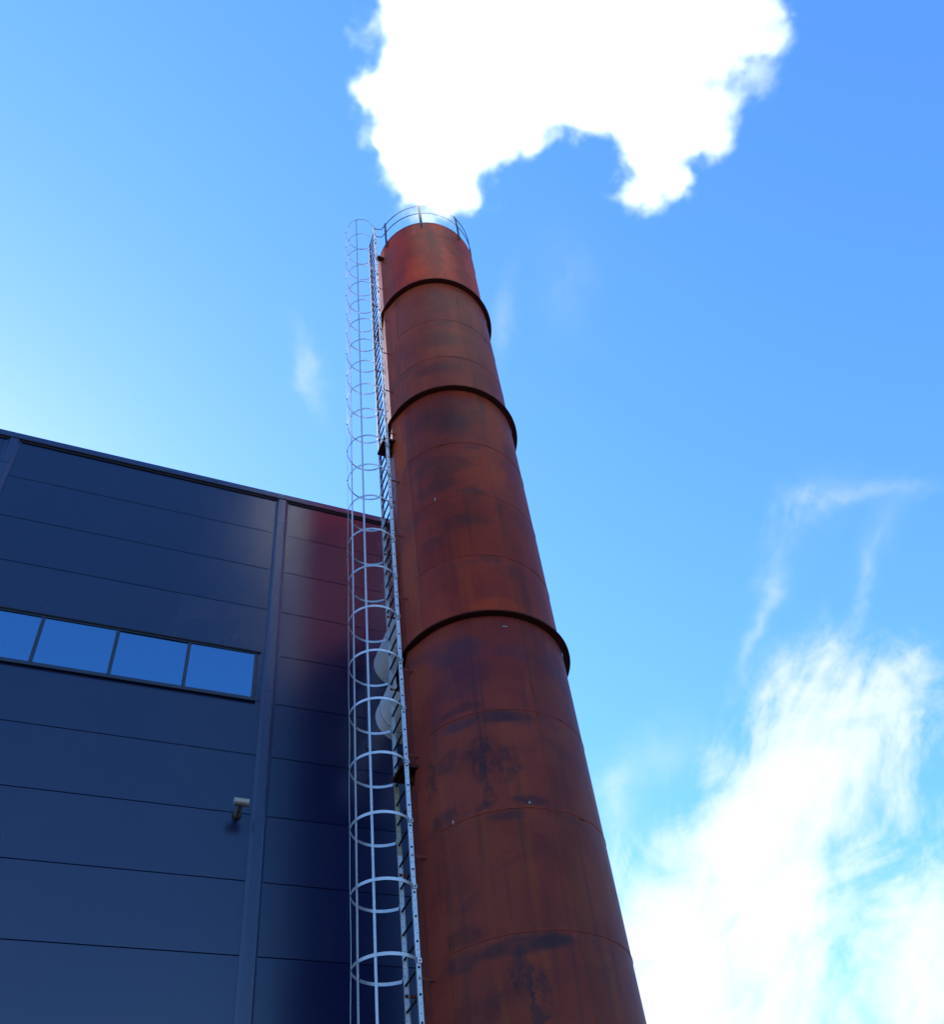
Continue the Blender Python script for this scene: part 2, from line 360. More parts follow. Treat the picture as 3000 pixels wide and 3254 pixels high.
WLOC = {}
def thing(name, label, cat, loc, group=None):
    o = bpy.data.objects.new(name, None); COL.objects.link(o); o.location = loc; o.empty_display_size = 0.3
    o['label'] = label; o['category'] = cat
    if group: o['group'] = group
    WLOC[o] = Vector(loc); return o
def part(name, mesh, mat, parent, at=None, rotz=0.0, label=None):
    """mesh: MB in world axes relative to `at` (default: the parent's own position)"""
    me = mesh.mesh(name) if isinstance(mesh, MB) else mesh
    o = bpy.data.objects.new(name, me); COL.objects.link(o)
    if mat is not None and not me.materials: me.materials.append(mat)
    p = Vector(at) if at is not None else WLOC[parent]
    o.parent = parent; o.location = p - WLOC[parent]; o.rotation_euler = (0, 0, rotz)
    WLOC[o] = p
    if label: o['label'] = label
    return o
def structure(name, mb, mat):
    me = mb.mesh(name); me.materials.append(mat); o = bpy.data.objects.new(name, me); COL.objects.link(o); o['kind'] = 'structure'
    return o

Z = lambda z: z + EYE                      # heights measured from the camera
# ------------------------------------------------------------------ ground
g = MB(); g.add([(-1500,-1500,0),(1500,-1500,0),(1500,1500,0),(-1500,1500,0)], [(0,1,2,3)])
structure('ground', g, M['ground'])

# ------------------------------------------------------------------ industrial hall
WY = 12.92                                  # face of the wall panels
hall = thing('industrial_hall', 'dark anthracite sandwich panel hall with one ribbon window behind the rusty chimney', 'building', (2.1, WY, 0))
PITCH = 1.2
SEAM0 = Z(6.257) - PITCH * 6                # lowest full seam
TOPZ = Z(17.052)
rows = []
z = SEAM0
rows.append((0.05, SEAM0))
while z + PITCH < TOPZ - 0.3:
    rows.append((z, z + PITCH)); z += PITCH
rows.append((z, TOPZ))
WIN = (Z(11.055), Z(12.257))
STRIP_W = 0.27
BAY = 5.575
strips_x = [2.095 - BAY * k for k in range(0, 5)]          # cover strip centres, towards the left
bays = [(strips_x[0] + STRIP_W/2 - 0.012, 7.62, False)] + [(strips_x[k+1] + STRIP_W/2 - 0.012, strips_x[k] - STRIP_W/2 + 0.012, True) for k in range(4)]
GAP = 0.009
cache = {}
for (x0, x1, win) in bays:
    for (z0, z1) in rows:
        if win and abs(z0 - WIN[0]) < 0.2: continue
        key = (round(x1 - x0, 3), round(z1 - z0, 3))
        if key not in cache:
            mb = MB(); mb.box(0, x1 - x0, 0, 0.10, GAP/2, z1 - z0 - GAP/2, 0.005); cache[key] = mb.mesh('wall_panel'); cache[key].materials.append(M['panel'])
        part('wall_panel', cache[key], None, hall, (x0, WY, z0))
# black joint core behind the panels (wall body), side and rear walls, roof
body = MB(); L = -20.3
body.box(L, 7.60, WY + 0.085, WY + 24, 0.0, TOPZ - 0.02)
part('wall_core', body, M['gasket'], hall, (0, 0, 0))
rf = MB(); rf.box(L, 7.60, WY + 0.12, WY + 24, TOPZ - 0.015, TOPZ + 0.05)
part('roof', rf, M['roof'], hall, (0, 0, 0))
# cover strips: hat profile, in three overlapping lengths
def hat(width, zlen, proud):
    mb = MB(); a = width / 2
    prof = [(-a, 0.0), (-a, -0.010), (-a + 0.035, -0.014), (-a + 0.060, -proud), (a - 0.060, -proud), (a - 0.035, -0.014), (a, -0.010), (a, 0.0)]
    n = len(prof)
    vs = [(x, y, 0) for x, y in prof] + [(x, y, zlen) for x, y in prof]
    fs = [(i, i+1, n+i+1, n+i) for i in range(n-1)] + [(n-1, 0, n, 2*n-1)] + [tuple(range(n))[::-1], tuple(range(n, 2*n))]
    mb.add(vs, fs); return mb
for x in strips_x:
    for z0, z1, proud, wd in ((0.0, Z(4.9), 0.034, STRIP_W), (Z(4.9) + 0.004, Z(11.30), 0.032, STRIP_W - 0.006), (Z(11.304), Z(16.20), 0.036, STRIP_W + 0.004), (Z(16.204), TOPZ - 0.01, 0.040, STRIP_W + 0.010)):
        part('cover_strip', hat(wd, z1 - z0, proud), M['trim'], hall, (x, WY - 0.002, z0))
corner = MB(); corner.box(7.50, 7.655, WY - 0.02, WY + 0.16, 0, TOPZ - 0.01, 0.004)
part('corner_trim', corner, M['trim'], hall, (0, 0, 0))
# coping along the roof edge, one length per bay
edges = [7.70] + [s for s in strips_x] + [L]
for i in range(len(edges) - 1):
    x1, x0 = edges[i] - 0.002, edges[i+1] + 0.002
    mb = MB()
    prof = [(-0.050, 0.0), (-0.062, 0.012), (-0.055, 0.175), (0.16, 0.215), (0.16, 0.05), (0.0, 0.03), (-0.03, 0.02)]
    n = len(prof)
    vs = [(0, y, zz) for y, zz in prof] + [(x1 - x0, y, zz) for y, zz in prof]
    fs = [(i2, (i2+1) % n, n + (i2+1) % n, n + i2) for i2 in range(n)] + [tuple(range(n)), tuple(range(n, 2*n))[::-1]]
    mb.add(vs, [f[::-1] for f in fs])
    part('coping', mb, M['trim'], hall, (x0, WY, TOPZ - 0.004))
    sh = MB(); sh.box(0, x1 - x0, -0.022, 0.0, 0, 0.055)
    part('coping_shadow_strip', sh, M['gasket'], hall, (x0, WY - 0.003, TOPZ - 0.058))  # black strip standing in for the drip shadow under the coping
# ribbon windows
WP = 1.2500
def ribbon(xr, xl):
    zb, zt = WIN[0] + 0.006, WIN[1] - 0.006
    wobj = part('window', MB().box(xl, xr, WY + 0.02, WY + 0.085, zb, zt), M['gasket'], hall, (0, 0, 0))
    fr = MB(); d0, d1 = WY - 0.012, WY + 0.055; t = 0.055
    fr.box(xl, xr, d0, d1, zt - t, zt, 0.004); fr.box(xl, xr, d0, d1, zb, zb + t + 0.02, 0.004)
    fr.box(xl, xl + t, d0 + 0.001, d1, zb + t + 0.02, zt - t, 0.004); fr.box(xr - t, xr, d0 + 0.001, d1, zb + t + 0.02, zt - t, 0.004)
    part('frame', fr, M['frame'], wobj, (0, 0, 0))
    n = max(1, round((xr - xl) / WP)); pw = (xr - xl) / n
    for k in range(1, n):
        part('mullion', MB().box(-0.031, 0.031, d0 + 0.002, d1, zb + t + 0.02, zt - t, 0.004), M['frame'], wobj, (xl + k * pw, 0, 0))
    for k in range(n):
        a = xl + k * pw + (t if k == 0 else 0.031); b = xl + (k + 1) * pw - (t if k == n - 1 else 0.031)
        pm = MB(); dz_ = random.uniform(-0.006, 0.006)
        y0, y1 = WY + 0.012, WY + 0.012 + dz_
        pm.add([(a, y0, zb + t + 0.02), (b, y1, zb + t + 0.02), (b, y1 + dz_, zt - t), (a, y0 + dz_, zt - t),
                (a, y0 + 0.006, zb + t + 0.02), (b, y1 + 0.006, zb + t + 0.02), (b, y1 + dz_ + 0.006, zt - t), (a, y0 + dz_ + 0.006, zt - t)],
               [(0,1,2,3), (7,6,5,4), (0,4,5,1), (1,5,6,2), (2,6,7,3), (3,7,4,0)])
        part('pane', pm, M['glass'], wobj, (0, 0, 0))
    part('head_flashing', MB().box(xl - 0.03, xr + 0.045, WY - 0.030, WY - 0.0125, zt - 0.018, zt + 0.010), M['gasket'], wobj, (0, 0, 0))
    sl = MB(); sl.add([(xl - 0.03, WY - 0.055, zb - 0.040), (xr + 0.03, WY - 0.055, zb - 0.040), (xr + 0.03, WY - 0.055, zb - 0.012), (xl - 0.03, WY - 0.055, zb - 0.012),
                       (xl - 0.03, WY - 0.003, zb - 0.040), (xr + 0.03, WY - 0.003, zb - 0.040), (xr + 0.03, WY - 0.003, zb + 0.004), (xl - 0.03, WY - 0.003, zb + 0.004)],
                      [(0,1,2,3), (3,2,6,7), (1,5,6,2), (4,0,3,7), (4,5,1,0), (7,6,5,4)])
    part('sill', sl, M['frame'], wobj, (0, 0, 0))
    # filler panel between window and strip, same sheet as the wall
    return wobj
for k, (x0, x1, win) in enumerate(bays):
    if not win: continue
    xr = x1 - 0.125; xl = max(x0 + 0.02, xr - 4 * WP)
    ribbon(xr, xl)
    part('wall_panel', MB().box(xr + 0.002, x1, WY + 0.001, WY + 0.10, WIN[0] + GAP/2, WIN[1] - GAP/2, 0.004), M['panel'], hall, (0, 0, 0))
    if xl - x0 > 0.03:
        part('wall_panel', MB().box(x0, xl - 0.002, WY + 0.001, WY + 0.10, WIN[0] + GAP/2, WIN[1] - GAP/2, 0.004), M['panel'], hall, (0, 0, 0))
# flat flashing plate where the ducts enter the wall
fp = MB(); fx0, fx1, fz0, fz1 = 3.95, 5.44, Z(10.35), Z(13.13)
fp.box(fx0, fx1, WY - 0.008, WY - 0.001, fz0, fz1, 0.003)
plate = part('flashing_plate', fp, M['trim'], hall, (0, 0, 0))
rim = MB()
for bx in ((fx0 - 0.012, fx0 + 0.014, fz0, fz1), (fx1 - 0.014, fx1 + 0.012, fz0, fz1), (fx0 + 0.014, fx1 - 0.014, fz1 - 0.014, fz1 + 0.012), (fx0 + 0.014, fx1 - 0.014, fz0 - 0.012, fz0 + 0.014)):
    rim.box(bx[0], bx[1], WY - 0.018, WY - 0.0085, bx[2], bx[3])
part('edge_trim', rim, M['trim'], plate, (0, 0, 0))

# ------------------------------------------------------------------ chimney
CXY = (4.6936, 9.2694); CR = 1.2142
chim = thing('chimney', 'tall round rusty weathering steel chimney with flanged joints and top guard rail', 'chimney', (CXY[0], CXY[1], 0))
FL = [9.20, 15.24, 19.74]; TOP = 23.05
bounds = [-1.55, -0.07, 1.43, 2.93, 4.435, 5.968, 7.462, 9.20, 10.50, 12.0, 13.50, 15.24, 16.49, 18.0, 19.74, TOP]
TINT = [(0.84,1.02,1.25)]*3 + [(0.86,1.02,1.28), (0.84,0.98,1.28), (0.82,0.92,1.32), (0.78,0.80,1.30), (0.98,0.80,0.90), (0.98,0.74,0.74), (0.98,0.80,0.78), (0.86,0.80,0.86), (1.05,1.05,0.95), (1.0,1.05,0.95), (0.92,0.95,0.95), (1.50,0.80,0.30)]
JOINT = math.radians(-88.0)
TH = 0.014
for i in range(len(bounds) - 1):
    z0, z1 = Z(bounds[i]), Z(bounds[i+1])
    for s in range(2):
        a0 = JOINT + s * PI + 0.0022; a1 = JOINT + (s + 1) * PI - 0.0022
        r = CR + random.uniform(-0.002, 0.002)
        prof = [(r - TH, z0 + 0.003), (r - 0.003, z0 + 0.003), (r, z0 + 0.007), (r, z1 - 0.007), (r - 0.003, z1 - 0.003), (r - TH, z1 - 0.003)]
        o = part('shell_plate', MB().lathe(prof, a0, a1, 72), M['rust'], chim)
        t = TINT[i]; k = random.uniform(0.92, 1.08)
        right = s == 0                     # plate right of the front joint, coloured darker to offset bright cloud light
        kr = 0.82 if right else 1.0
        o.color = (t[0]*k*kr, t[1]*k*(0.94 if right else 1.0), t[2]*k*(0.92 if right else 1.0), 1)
    if i > 0 and bounds[i] not in FL:
        bd = MB(); bd.tube([((CR + 0.0005) * math.cos(2*PI*q/120), (CR + 0.0005) * math.sin(2*PI*q/120), z0 + 0.0022 * math.sin(q * 1.7)) for q in range(120)], 0.0065, 6, closed=True)
        part('weld_bead', bd, M['bead'], chim)
vb = MB(); vb.box(-0.006, 0.006, -0.004, 0.0034, 0.01, Z(TOP) - 0.02)
part('vertical_weld', vb, M['rust'], chim, (CXY[0] + (CR - 0.003) * math.cos(JOINT), CXY[1] + (CR - 0.003) * math.sin(JOINT), 0), JOINT + PI/2)
for k, zf in enumerate(FL):
    fr = CR * 1.0877
    for nm, za, zb_ in (('flange', Z(zf) - 0.028, Z(zf) - 0.015), ('flange', Z(zf) - 0.0135, Z(zf))):
        part(nm, MB().lathe([(CR + 0.0025, za), (fr - 0.003, za), (fr, za + 0.003), (fr, zb_ - 0.003), (fr - 0.003, zb_), (CR + 0.0025, zb_)], seg=128), M['blackrust'], chim)
# liner and top rim
part('flue_liner', MB().lathe([(CR - 0.12, Z(8.0)), (CR - 0.125, Z(8.0)), (CR - 0.125, Z(TOP) - 0.02), (CR - 0.12, Z(TOP) - 0.02)], seg=64), M['soot'], chim)
part('top_rim', MB().lathe([(CR - 0.12, Z(TOP) - 0.012), (CR + 0.006, Z(TOP) - 0.012), (CR + 0.006, Z(TOP) + 0.010), (CR - 0.12, Z(TOP) + 0.010)], seg=128), M['blackrust'], chim)
part('base_plate', MB().lathe([(CR + 0.004, 0.0), (CR + 0.22, 0.0), (CR + 0.22, 0.045), (CR + 0.004, 0.045)], seg=96), M['blackrust'], chim)
# guard rail round the mouth
RR = CR + 0.03
post = MB(); post.box(-0.006, 0.006, -0.032, 0.032, 0, 1.42); post.tube([(-0.022, 0, 0.14), (0.016, 0, 0.14)], 0.020, 6)
post_me = post.mesh('guard_post'); post_me.materials.append(M['dark'])
angs = [-161.0 + 46.8 * k for k in range(7)]
for a in angs:
    ar = math.radians(a)
    part('guard_post', post_me, None, chim, (CXY[0] + RR * math.cos(ar), CXY[1] + RR * math.sin(ar), Z(22.72)), ar)
LX, NY, FY = 3.29, 9.045, 9.480             # ladder: x of the rails, y of near and far rail
for zz in (24.07, 23.60):
    pts = [(LX, NY, Z(zz)), (3.455, 9.015, Z(zz))]
    for q in range(0, 85):
        a = math.radians(-161.0 + 282.0 * q / 84)
        pts.append((CXY[0] + (RR - 0.012) * math.cos(a), CXY[1] + (RR - 0.012) * math.sin(a), Z(zz)))
    pts += [(3.455, 9.52, Z(zz)), (LX, FY, Z(zz))] if False else []
    part('guard_rail', MB().tube(pts, 0.011, 6), M['dark'], chim, (0, 0, 0))
# folded plate added behind the ladder, angled to give a hard sunlit edge
def pol(a, rr): return (rr * math.cos(math.radians(a)), rr * math.sin(math.radians(a)))
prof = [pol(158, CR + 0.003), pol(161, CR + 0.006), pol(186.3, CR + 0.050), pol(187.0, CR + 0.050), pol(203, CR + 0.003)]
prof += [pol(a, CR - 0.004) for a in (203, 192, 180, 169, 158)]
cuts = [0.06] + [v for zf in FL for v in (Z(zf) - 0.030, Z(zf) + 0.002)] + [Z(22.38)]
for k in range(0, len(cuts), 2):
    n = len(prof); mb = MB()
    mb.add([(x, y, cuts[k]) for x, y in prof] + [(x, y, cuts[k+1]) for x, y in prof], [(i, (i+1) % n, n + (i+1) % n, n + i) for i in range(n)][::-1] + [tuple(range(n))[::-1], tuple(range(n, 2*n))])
    o = part('added_sunlit_plate', mb, M['rust'], chim)
    o.color = (1.15, 1.25, 1.25, 1) if k else (0.82, 0.86, 1.05, 1)  # upper lengths coloured paler to brighten the sunlit strip, lowest length darker
# small welded lugs left on the plates
for ang, zl, wd, ht in ((-98.4, 8.962, 0.075, 0.016), (-101.8, 6.03, 0.022, 0.035), (-67.7, 5.945, 0.07, 0.018), (-146.8, 5.985, 0.012, 0.055), (-68.1, 7.461, 0.06, 0.014), (-135.1, 12.06, 0.014, 0.085), (-124.7, 13.50, 0.09, 0.02), (-87.0, 7.42, 0.03, 0.03)):
    a = math.radians(ang)
    part('welded_lug', MB().box(-0.002, 0.010, -wd/2, wd/2, -ht/2, ht/2), M['galv_dark'] if ang in (-98.4, -135.1, -146.8, -101.8) else M['rustbar'], chim, (CXY[0] + (CR + 0.002) * math.cos(a), CXY[1] + (CR + 0.002) * math.sin(a), Z(zl)), a)

# ------------------------------------------------------------------ ducts between wall and chimney
def duct(label, zc, joint_y):
    d = thing('flue_duct', label, 'duct', (CXY[0], WY, Z(zc)), 'ducts between hall and chimney')
    def ring(y0, y1, r0, r1=None, n=48):
        r1 = r1 or r0; mb = MB(); vs = []; 
        for y, r in ((y0, r0), (y1, r1)):
            vs += [(r*math.cos(2*PI*k/n), y, r*math.sin(2*PI*k/n)) for k in range(n)]
        mb.add(vs, [(k, (k+1) % n, n + (k+1) % n, n + k) for k in range(n)], True)
        mb.f.append(tuple(range(n))); mb.sm.append(False); mb.f.append(tuple(range(n, 2*n))[::-1]); mb.sm.append(False)
        return mb
    r = 0.555
    for y0, y1, rr in ((-0.009, joint_y, r + 0.006), (joint_y - 0.001, joint_y - 1.0, r), (joint_y - 1.001, -(WY - CXY[1] - CR + 0.14), r + 0.004)):
        part('cladding_sleeve', ring(y0, y1, rr), M['duct'], d)
    for yb in (joint_y, joint_y - 1.0):
        part('sleeve_band', ring(yb + 0.012, yb - 0.014, r + 0.014), M['galv'], d)
    return d
duct('upper of two silver clad ducts running from dark wall to chimney behind ladder', 12.48, -0.95)
duct('lower of two silver clad ducts with a bright band near the dark wall', 11.13, -0.30)

# ------------------------------------------------------------------ caged ladder
lad = thing('caged_ladder', 'galvanised caged ladder climbing the left side of the rusty chimney', 'ladder', (LX, (NY + FY)/2, 0))
HOOP0, HP = 4.46, 0.8905
RP = HP / 3
RUNG0 = HOOP0 + 0.222
RW, RD = 0.056, 0.028
def rail_section(n_r, face):
    """channel, n_r rung pitches long, real holes every third of a pitch; face=-1: web towards -y"""
    mb = MB(); c = RP / 3; hw = RW / 2 - 0.005; t = 0.004
    for j in range(n_r * 3):
        zc = j * c + c / 2; big = (j % 3 == 1); hr = 0.0145 if big else 0.0068; n = 12
        circ = [(hr*math.cos(2*PI*k/n), hr*math.sin(2*PI*k/n)) for k in range(n)]
        sq = []
        for k in range(n):
            x, y = math.cos(2*PI*k/n), math.sin(2*PI*k/n); m = max(abs(x)/hw, abs(y)/(c/2)); sq.append((x/m, y/m))
        # corners
        for k in range(n):
            k2 = (k+1) % n
            A, B = sq[k], sq[k2]
            cn = None
            if abs(abs(A[0]) - hw) < 1e-6 and abs(abs(B[1]) - c/2) < 1e-6 and abs(abs(B[0]) - hw) > 1e-6: cn = (A[0], B[1])
            if abs(abs(B[0]) - hw) < 1e-6 and abs(abs(A[1]) - c/2) < 1e-6 and abs(abs(A[0]) - hw) > 1e-6: cn = (B[0], A[1])
            for yy, flip in ((0.0, False), (t, True)):
                pts = [circ[k], A] + ([cn] if cn else []) + [B, circ[k2]]
                vs = [(p[0], yy * -face, zc + p[1]) for p in pts]; f = tuple(range(len(vs)))
                mb.add(vs, [f if not flip else f[::-1]])
            mb.add([(circ[k][0], 0, zc+circ[k][1]), (circ[k2][0], 0, zc+circ[k2][1]), (circ[k2][0], -face*t, zc+circ[k2][1]), (circ[k][0], -face*t, zc+circ[k][1])], [(0,1,2,3)])
    Lz = n_r * RP
    y_in = -face * RD
    for s in (-1, 1):                       # rounded corner and flange
        xs = [(s*hw, 0.0), (s*(hw + 0.0035), -face*0.0015), (s*(hw + 0.005), -face*0.005), (s*(hw + 0.005), y_in), (s*(hw + 0.001), y_in), (s*(hw + 0.001), -face*0.005), (s*hw, -face*t)]
        m = len(xs)
        mb.add([(x, y, 0) for x, y in xs] + [(x, y, Lz) for x, y in xs], [(k, (k+1) % m, m + (k+1) % m, m + k) for k in range(m)] + [tuple(range(m)), tuple(range(m, 2*m))])
    return mb
rung_n0 = -int((RUNG0 + EYE - 0.15) / RP)             # lowest rung index
zr0 = RUNG0 + rung_n0 * RP - RP / 2                   # bottom of the rails
n_all = int((24.16 - zr0) / RP)
SEC = 10
meshes = {}
for face, y in ((-1, NY - 0.014), (1, FY + 0.014)):
    i = 0
    while i < n_all:
        n = min(SEC, n_all - i)
        if face == 1:                        # the far rail has one short replaced length below the lower rest plate
            k0, k1 = round((5.93 - zr0) / RP), round((7.08 - zr0) / RP)
            n = min(n, k0 - i if i < k0 else (k1 - i if i < k1 else n))
        if (n, face) not in meshes:
            meshes[(n, face)] = rail_section(n, face).mesh('rail_section'); meshes[(n, face)].materials.append(M['galv'])
        me = meshes[(n, face)]; zs = zr0 + i * RP
        rusty = face == 1 and i == k0
        lbl = None
        if rusty:
            me = me.copy(); me.materials.clear(); me.materials.append(M['galv_rusty']); lbl = 'rust stained length of the far rail'
        part('rail_section', me, None, lad, (LX, y, Z(zs) + 0.001), label=lbl)
        i += n
rung_me = MB().tube([(0, NY - 0.017, 0), (0, FY + 0.017, 0)], 0.0138, 10, caps=False).mesh('rung'); rung_me.materials.append(M['dark'])
for k in range(n_all):
    part('rung', rung_me, None, lad, (LX, 0, Z(zr0 + RP/2 + k * RP)))
# cage hoops
HC = (3.006, (NY + FY)/2 + 0.024); HR = 0.383; HB, HT = 0.040, 0.005
def hoop_mesh():
    path = []
    aN = math.atan2(NY - 0.016 - HC[1], LX - 0.045 - HC[0]); aF = math.atan2(FY + 0.016 - HC[1], LX - 0.045 - HC[0])
    # from near rail round the outside to the far rail
    a_start = math.radians(-46); a_end = math.radians(-360 + 46)
    path.append((LX + 0.020, NY - 0.017)); path.append((LX - 0.030, NY - 0.018))
    for q in range(0, 41):
        a = a_start + (a_end - a_start) * q / 40
        path.append((HC[0] + HR*math.cos(a), HC[1] + HR*math.sin(a)))
    path += [(LX - 0.030, FY + 0.018), (LX + 0.020, FY + 0.017)]
    pts = [Vector((x, y, 0)) for x, y in path]; n = len(pts); vs = []
    for i, p in enumerate(pts):
        t = (pts[min(i+1, n-1)] - pts[max(i-1, 0)]).normalized(); nr = Vector((-t.y, t.x, 0)) * (HT / 2)
        vs += [p + nr + Vector((0,0,-HB/2)), p - nr + Vector((0,0,-HB/2)), p - nr + Vector((0,0,HB/2)), p + nr + Vector((0,0,HB/2))]
    fs = []
    for i in range(n - 1):
        for k in range(4): fs.append((i*4 + k, i*4 + (k+1) % 4, (i+1)*4 + (k+1) % 4, (i+1)*4 + k))
    fs += [(3,2,1,0), tuple((n-1)*4 + k for k in range(4))]
    mb = MB(); mb.add(vs, fs, True); return mb
hoop_me = hoop_mesh().mesh('cage_hoop', 30); hoop_me.materials.append(M['galv'])
clip_me = MB().box(-0.048, 0.034, -0.006, 0.0, -0.026, 0.026).mesh('clip'); clip_me.materials.append(M['galv'])
bolt_me = MB().tube([(-0.010, 0, 0), (0.010, 0, 0)], 0.011, 6).mesh('bolt'); bolt_me.materials.append(M['dark'])
BARS = [235, 198, 168, 129]
hz = [HOOP0 + HP * n for n in range(-3, 23)]
for zc in hz:
    jz = random.uniform(-0.006, 0.006)
    h = part('cage_hoop', hoop_me, None, lad, (0, 0, Z(zc + jz)))
    part('clip', clip_me, None, h, (LX, NY - 0.020, Z(zc + jz)))
    part('bolt', bolt_me, None, h, (LX + 0.012, NY - 0.022, Z(zc + jz)), PI/2)
    for b in BARS:
        a = math.radians(b); rr = HR - 0.012 if b != 168 else HR + 0.010
        part('bolt', bolt_me, None, h, (HC[0] + rr*math.cos(a), HC[1] + rr*math.sin(a), Z(zc + jz)), a)
for b in BARS:
    a = math.radians(b); outer = b == 168
    r0 = HR - 0.0055 if not outer else HR + 0.006
    mb = MB(); n = 230; wd = 0.030 if not outer else 0.016; th = 0.005; vs = []
    for i in range(n):
        zc = hz[0] - 0.08 + (hz[-1] - hz[0] + 0.12) * i / (n - 1)
        wob = (0.006 if outer else 0.0015) * math.sin(zc * 3.3 + b) * math.sin(zc * 0.9 + 1)
        for du, dv in ((-wd/2, -th/2), (wd/2, -th/2), (wd/2, th/2), (-wd/2, th/2)):
            vs.append((-math.sin(a)*du + math.cos(a)*(r0 + dv + wob), math.cos(a)*du + math.sin(a)*(r0 + dv + wob), Z(zc)))
    fs = [(i*4 + k, i*4 + (k+1) % 4, (i+1)*4 + (k+1) % 4, (i+1)*4 + k) for i in range(n-1) for k in range(4)] + [(3,2,1,0), tuple((n-1)*4 + k for k in range(4))]
    mb.add(vs, fs)
    part('cage_bar', mb, M['galv'], lad, (HC[0], HC[1], 0))
# rusty stand-off bars to the chimney
for k in range(-3, 13):
    zc = 4.262 + 1.492 * k
    if zc < -1.2: continue
    for y in (NY - 0.006, FY + 0.006):
        xs = CXY[0] - math.sqrt(CR**2 - (y - CXY[1])**2) + 0.006
        br = MB(); br.box(LX - 0.026, xs, -0.004, 0.004, -0.018, 0.018)
        br.tube([(LX, -0.016, 0), (LX, 0.016, 0)], 0.011, 6)
        br.box(xs - 0.008, xs + 0.004, -0.012, 0.016, -0.022, 0.022)
        part('standoff_bar', br, M['rustbar'], lad, (0, y, Z(zc)))
# small rest plates between ladder and chimney
for zc in (7.07, 14.50):
    pl = MB(); pl.box(3.225, 3.49, NY + 0.012, FY - 0.040, 0, 0.006); pl.box(3.225, 3.231, NY + 0.012, FY - 0.040, 0.006, 0.05); pl.box(3.231, 3.47, NY + 0.012, NY + 0.018, 0.006, 0.05)
    pl.add([(3.33, 9.22, -0.001), (3.49, 9.22, -0.001), (3.49, 9.22, -0.22), (3.33, 9.228, -0.001), (3.49, 9.228, -0.001), (3.49, 9.228, -0.22)], [(0,2,1), (3,4,5), (0,3,5,2), (1,2,5,4), (0,1,4,3)])
    part('rest_plate', pl, M['blackrust'], lad, (0, 0, Z(zc)))

part('top_bracket', MB().box(3.31, 3.475, 8.985, 9.085, -0.03, 0.03), M['blackrust'], lad, (0, 0, Z(22.33)))

# ------------------------------------------------------------------ wall lamp
lp = Vector((1.741, WY, Z(8.60)))
lamp = thing('wall_lamp', 'small T shaped wall lamp with grey cylinder head on short arm beside the cover strip', 'lamp', lp)
part('arm', MB().tube([(0, -0.018, 0), (0, -0.365, 0)], 0.050, 16), M['galv_dark'], lamp)
part('wall_plate', MB().tube([(0, -0.001, 0), (0, -0.017, 0)], 0.075, 20), M['dark'], lamp)
hd = part('head', MB().tube([(-0.108, -0.395, 0), (0.108, -0.395, 0)], 0.066, 24), M['galv_dark'], lamp)
for s in (-1, 1):
    part('end_cap', MB().tube([(s*0.109, -0.395, 0), (s*0.116, -0.395, 0)], 0.069, 24), M['galv'], hd)

# ------------------------------------------------------------------ steam plume (volume baked from puffs)
P18 = [  # x, y, radius in the 1848 px wide photo, distance along the ray
    (880,405,30,25.5),(890,385,40,25.7),(905,375,42,25.8),(815,385,24,25.4),(868,345,74,26.0),(930,335,36,26.0),(800,335,44,25.9),(800,280,62,26.4),(880,265,95,26.6),
    (960,250,66,27.0),(1042,258,40,27.3),(1010,200,80,27.3),(772,225,42,26.8),(742,170,42,27.0),(800,150,78,27.2),(900,150,120,27.4),(795,60,54,27.8),(790,0,48,28),(1000,110,120,27.8),
    (1100,130,98,28.2),(1180,195,76,28.3),(1240,225,66,28.4),(1275,300,60,28.4),(1330,240,80,28.5),(1266,378,44,28.4),(1230,395,22,28.4),(1318,360,36,28.4),(1290,345,40,28.4),
    (1390,225,56,28.7),(1388,272,48,28.6),(1395,130,52,28.8),(1420,70,62,29.0),(1475,70,42,29.1),(1490,20,44,29.2),(1300,120,105,28.6),(1200,80,115,28.4),(1100,20,120,28.4),
    (950,20,130,28.2),(830,-50,80,28.4),(1300,0,115,28.9),(1400,-30,95,29.2),(1460,-70,80,29.4),(1000,-110,140,28.8),(1190,-110,150,29.0),(1380,-150,120,29.6),(900,-160,110,29),(1050,-260,150,29.6),(1250,-270,150,30.0),(720,45,12,27.6),(728,58,10,27.6),
]
puff = []
for (x, y, r, T) in P18:
    d = ray18(x, y); c = Vector((0, 0, EYE)) + d * T; depth = T * d.dot(FWD)
    puff.append((c, (r + (13 if r > 15 else 4)) * 1.62338 * depth / FPX * 0.93))
puff.append((Vector((CXY[0] + 0.15, CXY[1] - 0.1, Z(TOP) + 0.0)), 0.6))
lo = Vector([min(c[i] - r for c, r in puff) - 0.7 for i in range(3)]); hi = Vector([max(c[i] + r for c, r in puff) + 0.7 for i in range(3)])
vm, nt, b, o = material('steam'); nt.t.nodes.remove(b)
pv = nt.n('ShaderNodeVolumePrincipled'); pv.inputs['Color'].default_value = (0.995, 0.995, 0.995, 1); pv.inputs['Density'].default_value = 1.0; pv.inputs['Anisotropy'].default_value = 0.62
nt.t.links.new(pv.outputs[0], o.inputs['Volume'])
gt = bpy.data.node_groups.new('steam_field', 'GeometryNodeTree')
gt.interface.new_socket('Geometry', in_out='INPUT', socket_type='NodeSocketGeometry'); gt.interface.new_socket('Geometry', in_out='OUTPUT', socket_type='NodeSocketGeometry')
q = NT(gt)
gi = q.n('NodeGroupInput'); go = q.n('NodeGroupOutput')
pos = q.n('GeometryNodeInputPosition').outputs[0]
def gnoise(vec, scale, detail, rough, off):
    v = q.vmath('ADD', vec, off)
    return q.noise(v, scale, detail, rough, 0.0, 'Color')
def centred(col, amp):
    s = q.vmath('SUBTRACT', col, (0.5, 0.5, 0.5)); sc = q.vmath('SCALE', s); sc.node.inputs['Scale'].default_value = amp; return sc
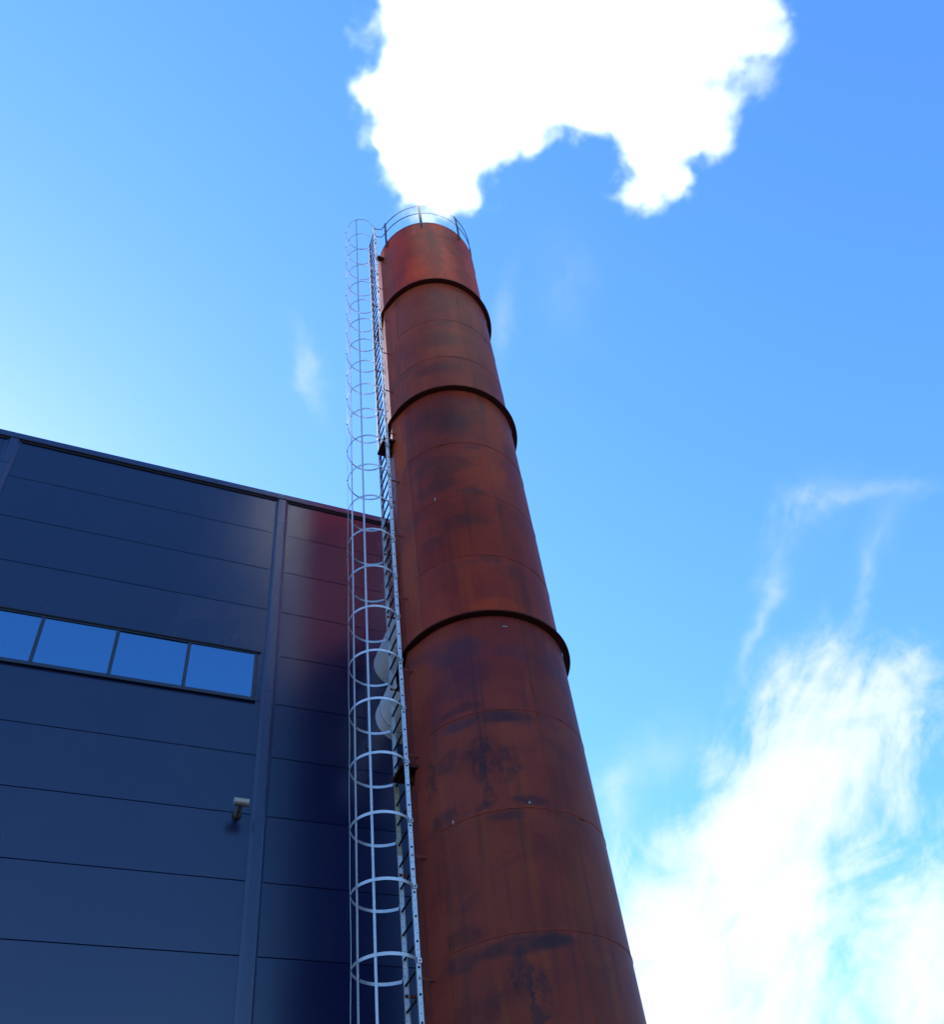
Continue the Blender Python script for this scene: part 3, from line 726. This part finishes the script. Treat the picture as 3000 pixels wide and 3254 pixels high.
warp = q.vmath('ADD', pos, centred(gnoise(pos, 0.55, 2.0, 0.5, (3.1, 7.7, 1.3)), 1.3))
warp = q.vmath('ADD', warp, centred(gnoise(pos, 1.7, 3.0, 0.55, (11.1, 2.2, 5.3)), 0.55))
f = None
for c, r in puff:
    dist = q.vmath('DISTANCE', warp, tuple(c), 'Value')
    e = q.math('MULTIPLY_ADD', dist, -1.0, r)               # metres inside this puff
    f = e if f is None else q.math('SMOOTH_MAX', f, e, 0.25)
bil = q.noise(pos, 1.7, 6.0, 0.72)
f2 = q.math('ADD', f, q.math('MULTIPLY', q.math('SUBTRACT', bil, 0.52), 1.15))
den = q.smooth(f2, -0.02, 0.55, 0.0, 1.4)
THIN = [(805,392,40,25.6),(780,350,44,25.9),(755,310,42,26.3),(740,250,46,26.8),(715,60,40,27.6),(930,390,38,25.9),(1090,265,44,27.6),(1235,395,44,28.4),(1330,365,40,28.4),(1465,150,60,29.0),(1500,80,50,29.2),(835,425,52,25.5),(800,400,40,25.5)]
ft = None
for (x, y, rr, T) in THIN:
    d = ray18(x, y); c = Vector((0, 0, EYE)) + d * T
    e = q.math('MULTIPLY_ADD', q.vmath('DISTANCE', warp, tuple(c), 'Value'), -1.0, rr * 1.62338 * T * d.dot(FWD) / FPX)
    ft = e if ft is None else q.math('MAXIMUM', ft, e)
ft = q.math('ADD', ft, q.math('MULTIPLY', q.math('SUBTRACT', bil, 0.52), 2.4))
den = q.math('ADD', den, q.smooth(ft, 0.0, 0.6, 0.0, 0.35))
vc = q.n('GeometryNodeVolumeCube')
q.put(vc.inputs['Density'], den); vc.inputs['Min'].default_value = lo; vc.inputs['Max'].default_value = hi
VOX = 0.08
for i, ax in enumerate(('X', 'Y', 'Z')): vc.inputs['Resolution ' + ax].default_value = max(8, int((hi[i] - lo[i]) / VOX))
sm = q.n('GeometryNodeSetMaterial'); sm.inputs['Material'].default_value = vm
gt.links.new(vc.outputs[0], sm.inputs[0]); gt.links.new(sm.outputs[0], go.inputs[0])
pm = bpy.data.meshes.new('steam_plume'); plume = bpy.data.objects.new('steam_plume', pm); COL.objects.link(plume)
pm.materials.append(vm)
plume['kind'] = 'stuff'; plume['label'] = 'thick white steam plume billowing from the chimney mouth towards the right'; plume['category'] = 'steam'
md = plume.modifiers.new('steam_field', 'NODES'); md.node_group = gt
print('plume box', lo, hi)
